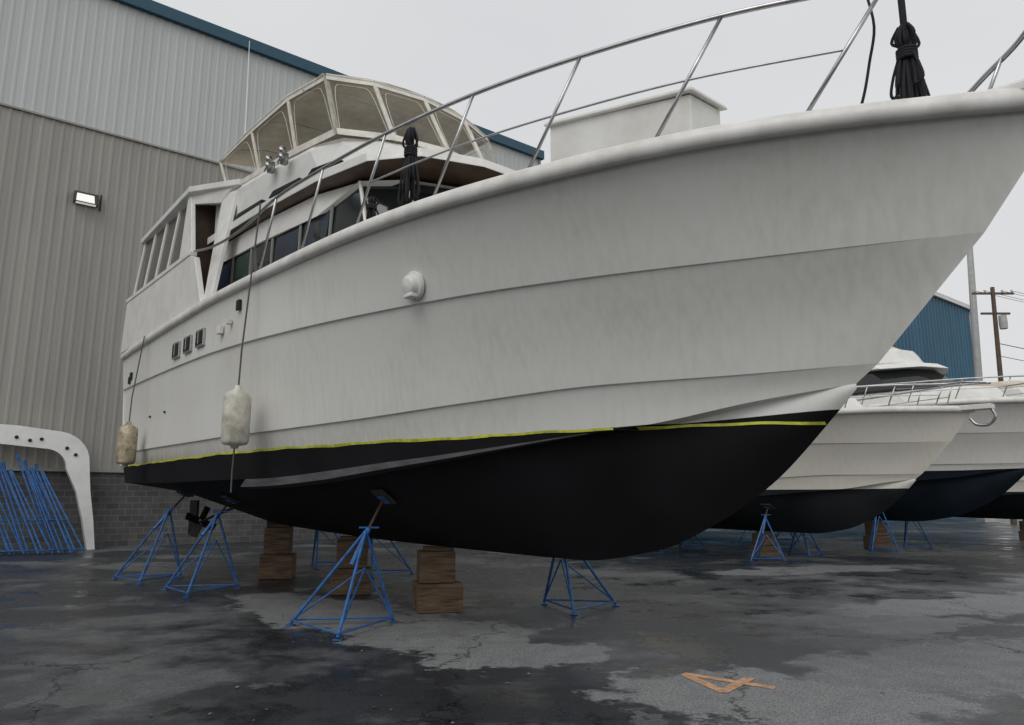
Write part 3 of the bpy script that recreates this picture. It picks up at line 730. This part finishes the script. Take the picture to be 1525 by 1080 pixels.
# ------------------------------------------------------------------ ground
def ground_mat():
    m=bpy.data.materials.new('wet_asphalt');m.use_nodes=True;nt=m.node_tree;N=nt.nodes;L=nt.links;b=N['Principled BSDF']
    tc=N.new('ShaderNodeTexCoord');P=tc.outputs['Object']
    def noise(sc_,det=3,rough=.6,vec=None):
        n=N.new('ShaderNodeTexNoise');n.inputs['Scale'].default_value=sc_;n.inputs['Detail'].default_value=det;n.inputs['Roughness'].default_value=rough
        L.new(vec or P,n.inputs['Vector']);return n
    def math_(op,a,c=None,clamp=False):
        x=N.new('ShaderNodeMath');x.operation=op;x.use_clamp=clamp
        for i,v in enumerate((a,c)):
            if v is None:continue
            if isinstance(v,(int,float)):x.inputs[i].default_value=v
            else:L.new(v,x.inputs[i])
        return x.outputs[0]
    wn=noise(.9,5,.68);vs=N.new('ShaderNodeVectorMath');vs.operation='SUBTRACT';L.new(wn.outputs['Color'],vs.inputs[0]);vs.inputs[1].default_value=(.5,.5,.5)
    vm=N.new('ShaderNodeVectorMath');vm.operation='SCALE';L.new(vs.outputs[0],vm.inputs[0]);vm.inputs['Scale'].default_value=2.8
    va=N.new('ShaderNodeVectorMath');va.operation='ADD';L.new(P,va.inputs[0]);L.new(vm.outputs[0],va.inputs[1]);W=va.outputs[0]
    dry=None
    for (cx,cy,rx,ry,ro,st) in ((-2.0,10.4,3.6,1.15,-46,.8),(-.2,8.3,1.3,.85,-30,.95),(2.1,6.4,1.35,1.05,-20,1),(5.1,7.6,2.6,1.2,10,.85),(.6,5.1,1.0,.5,0,.4),(9.5,12.5,5.5,1.1,20,.95),(16,17,8,1.6,25,.85),(4.8,10.0,1.9,.5,-10,.7),(-7.5,17.5,2.5,1.2,-30,.5),(6.5,17,2.6,.9,20,.7),(-3.2,6.6,1.1,.35,20,.35)):
        s=N.new('ShaderNodeVectorMath');s.operation='SUBTRACT';L.new(W,s.inputs[0]);s.inputs[1].default_value=(cx,cy,0)
        r=N.new('ShaderNodeVectorRotate');r.rotation_type='Z_AXIS';r.inputs['Angle'].default_value=-R(ro);L.new(s.outputs[0],r.inputs['Vector'])
        d=N.new('ShaderNodeVectorMath');d.operation='DIVIDE';L.new(r.outputs[0],d.inputs[0]);d.inputs[1].default_value=(rx,ry,1)
        l=N.new('ShaderNodeVectorMath');l.operation='LENGTH';L.new(d.outputs[0],l.inputs[0])
        k=N.new('ShaderNodeMapRange');k.inputs['From Min'].default_value=1.05;k.inputs['From Max'].default_value=.90;k.inputs['To Max'].default_value=st;L.new(l.outputs['Value'],k.inputs['Value'])
        dry=k.outputs[0] if dry is None else math_('MAXIMUM',dry,k.outputs[0])
    n1=noise(.35,5,.65);g=N.new('ShaderNodeMapRange');g.inputs['From Min'].default_value=.50;g.inputs['From Max'].default_value=.60;g.inputs['To Max'].default_value=.45;L.new(n1.outputs[0],g.inputs['Value'])
    dry=math_('MAXIMUM',dry,g.outputs[0])
    n2=noise(3.5,4,.7);dry=math_('MULTIPLY',dry,math_('ADD',math_('MULTIPLY',n2.outputs[0],1.1),.4),True)
    agg=noise(95,1,.7);agg2=noise(34,2,.7)
    cr=N.new('ShaderNodeMix');cr.data_type='RGBA';L.new(dry,cr.inputs['Factor']);cr.inputs['A'].default_value=(.023,.025,.029,1);cr.inputs['B'].default_value=(.175,.178,.18,1)
    sp=N.new('ShaderNodeMapRange');sp.inputs['From Min'].default_value=.3;sp.inputs['From Max'].default_value=.7;sp.inputs['To Min'].default_value=.4;sp.inputs['To Max'].default_value=1.7;L.new(agg.outputs[0],sp.inputs['Value'])
    sp2=N.new('ShaderNodeMapRange');sp2.inputs['From Min'].default_value=.3;sp2.inputs['From Max'].default_value=.7;sp2.inputs['To Min'].default_value=.65;sp2.inputs['To Max'].default_value=1.35;L.new(agg2.outputs[0],sp2.inputs['Value'])
    vo=N.new('ShaderNodeTexVoronoi');vo.feature='DISTANCE_TO_EDGE';vo.inputs['Scale'].default_value=.28
    v2=N.new('ShaderNodeVectorMath');v2.operation='SCALE';L.new(wn.outputs['Color'],v2.inputs[0]);v2.inputs['Scale'].default_value=1.6
    v3=N.new('ShaderNodeVectorMath');v3.operation='ADD';L.new(P,v3.inputs[0]);L.new(v2.outputs[0],v3.inputs[1]);L.new(v3.outputs[0],vo.inputs['Vector'])
    ck=N.new('ShaderNodeMapRange');ck.inputs['From Min'].default_value=.0;ck.inputs['From Max'].default_value=.010;ck.inputs['To Min'].default_value=.2;ck.inputs['To Max'].default_value=1;L.new(vo.outputs['Distance'],ck.inputs['Value'])
    tot=math_('MULTIPLY',math_('MULTIPLY',sp.outputs[0],sp2.outputs[0]),ck.outputs[0])
    sc2=N.new('ShaderNodeVectorMath');sc2.operation='SCALE';L.new(cr.outputs['Result'],sc2.inputs[0]);L.new(tot,sc2.inputs['Scale']);L.new(sc2.outputs[0],b.inputs['Base Color'])
    fr=N.new('ShaderNodeMapRange');fr.inputs['From Min'].default_value=.40;fr.inputs['From Max'].default_value=.52;fr.inputs['To Min'].default_value=.18;fr.inputs['To Max'].default_value=.44;L.new(wn.outputs[0],fr.inputs['Value'])
    rg=math_('ADD',fr.outputs[0],math_('MULTIPLY',dry,.65),True);L.new(rg,b.inputs['Roughness'])
    b.inputs['Specular IOR Level'].default_value=.5
    bst=N.new('ShaderNodeMapRange');bst.inputs['From Min'].default_value=.15;bst.inputs['From Max'].default_value=.5;bst.inputs['To Min'].default_value=.08;bst.inputs['To Max'].default_value=.6;L.new(rg,bst.inputs['Value'])
    bp=N.new('ShaderNodeBump');bp.inputs['Distance'].default_value=.006;L.new(bst.outputs[0],bp.inputs['Strength']);L.new(agg2.outputs[0],bp.inputs['Height'])
    L.new(bp.outputs[0],b.inputs['Normal'])
    return m
M['ground']=ground_mat()
b=B();G=1500;b.quad((-G,-G,0),(G,-G,0),(G,G,0),(-G,G,0));b.obj('ground',[M['ground']])
M['orange']=mat('orange_marking_paint',(.62,.33,.16),.7,noise=.6,nscale=11,dark=(.19,.14,.11))
b=B()
def stroke(p,q,w,z):
    p=Vector((*p,0));q=Vector((*q,0));d=(q-p).normalized();s=Vector((-d.y,d.x,0))*w/2;zz=Vector((0,0,z))
    b.quad(p-s+zz,q-s+zz,q+s+zz,p+s+zz)
stroke((.12,.42),(.12,-.42),.10,.004);stroke((.10,.40),(-.28,-.14),.10,.0046);stroke((-.30,-.12),(.34,-.12),.10,.0052)
o=b.obj('painted_number_marking',[M['orange']]);o.location=(1.83,6.83,0);o.rotation_euler=(0,0,R(52))
M['leaf']=mat('fallen_leaves',(.20,.17,.12),.8,noise=.5,nscale=3)
b=B()
for k in range(420):
    x=random.uniform(-6,9);y=random.uniform(5.0,20);r=random.uniform(.008,.026);a=random.uniform(0,6.28)
    pts=[Vector((x+r*math.cos(a+t)*(1 if i%2 else .6),y+r*math.sin(a+t),.006+random.uniform(0,.01))) for i,t in enumerate((0,1.3,2.6,4.0,5.2))]
    n=len(b.v);b.v+=pts;b.f.append(list(range(n,n+5)));b.m.append(0)
b.obj('fallen_leaves',[M['leaf']])

# ------------------------------------------------------------------ world, sun, camera
w=bpy.data.worlds.new('World');sc.world=w;w.use_nodes=True;nt=w.node_tree;N=nt.nodes;L=nt.links;bg=N['Background']
sk=N.new('ShaderNodeTexSky');sk.sky_type='NISHITA';sk.sun_disc=False;sk.sun_elevation=R(48);sk.sun_rotation=R(200);sk.dust_density=5;sk.air_density=1.2
hs=N.new('ShaderNodeHueSaturation');hs.inputs['Saturation'].default_value=.12;L.new(sk.outputs[0],hs.inputs['Color'])
tc=N.new('ShaderNodeTexCoord');mp=N.new('ShaderNodeMapping');mp.inputs['Scale'].default_value=(1,1,2.5);L.new(tc.outputs['Generated'],mp.inputs[0])
cn=N.new('ShaderNodeTexNoise');cn.inputs['Scale'].default_value=1.3;cn.inputs['Detail'].default_value=3;L.new(mp.outputs[0],cn.inputs['Vector'])
cr=N.new('ShaderNodeValToRGB');cr.color_ramp.elements[0].position=.3;cr.color_ramp.elements[1].position=.7
cr.color_ramp.elements[0].color=(.87,.89,.92,1);cr.color_ramp.elements[1].color=(.99,1,1.02,1);L.new(cn.outputs[0],cr.inputs[0])
sc_=N.new('ShaderNodeVectorMath');sc_.operation='SCALE';sc_.inputs['Scale'].default_value=8.4;L.new(cr.outputs[0],sc_.inputs[0])
mx=N.new('ShaderNodeMix');mx.data_type='RGBA';mx.inputs['Factor'].default_value=.82;L.new(hs.outputs[0],mx.inputs['A']);L.new(sc_.outputs[0],mx.inputs['B'])
L.new(mx.outputs['Result'],bg.inputs['Color']);bg.inputs['Strength'].default_value=.1
sl=bpy.data.lights.new('overcast_sun','SUN');sl.energy=.85;sl.angle=R(40);sl.color=(1,.98,.95);so=bpy.data.objects.new('overcast_sun',sl);sc.collection.objects.link(so)
dirv=Vector((.35,.75,-.95)).normalized();so.rotation_euler=dirv.to_track_quat('-Z','Y').to_euler()
cam=bpy.data.cameras.new('camera');co=bpy.data.objects.new('camera',cam);sc.collection.objects.link(co)
co.location=(0,0,1.6);co.rotation_euler=(R(90)+math.atan(200/1100),0,0);cam.sensor_width=36;cam.lens=1100/1525*36;cam.clip_end=5000;cam.clip_start=.05
sc.camera=co
sc.view_settings.view_transform='Standard';sc.view_settings.look='None';sc.view_settings.exposure=0
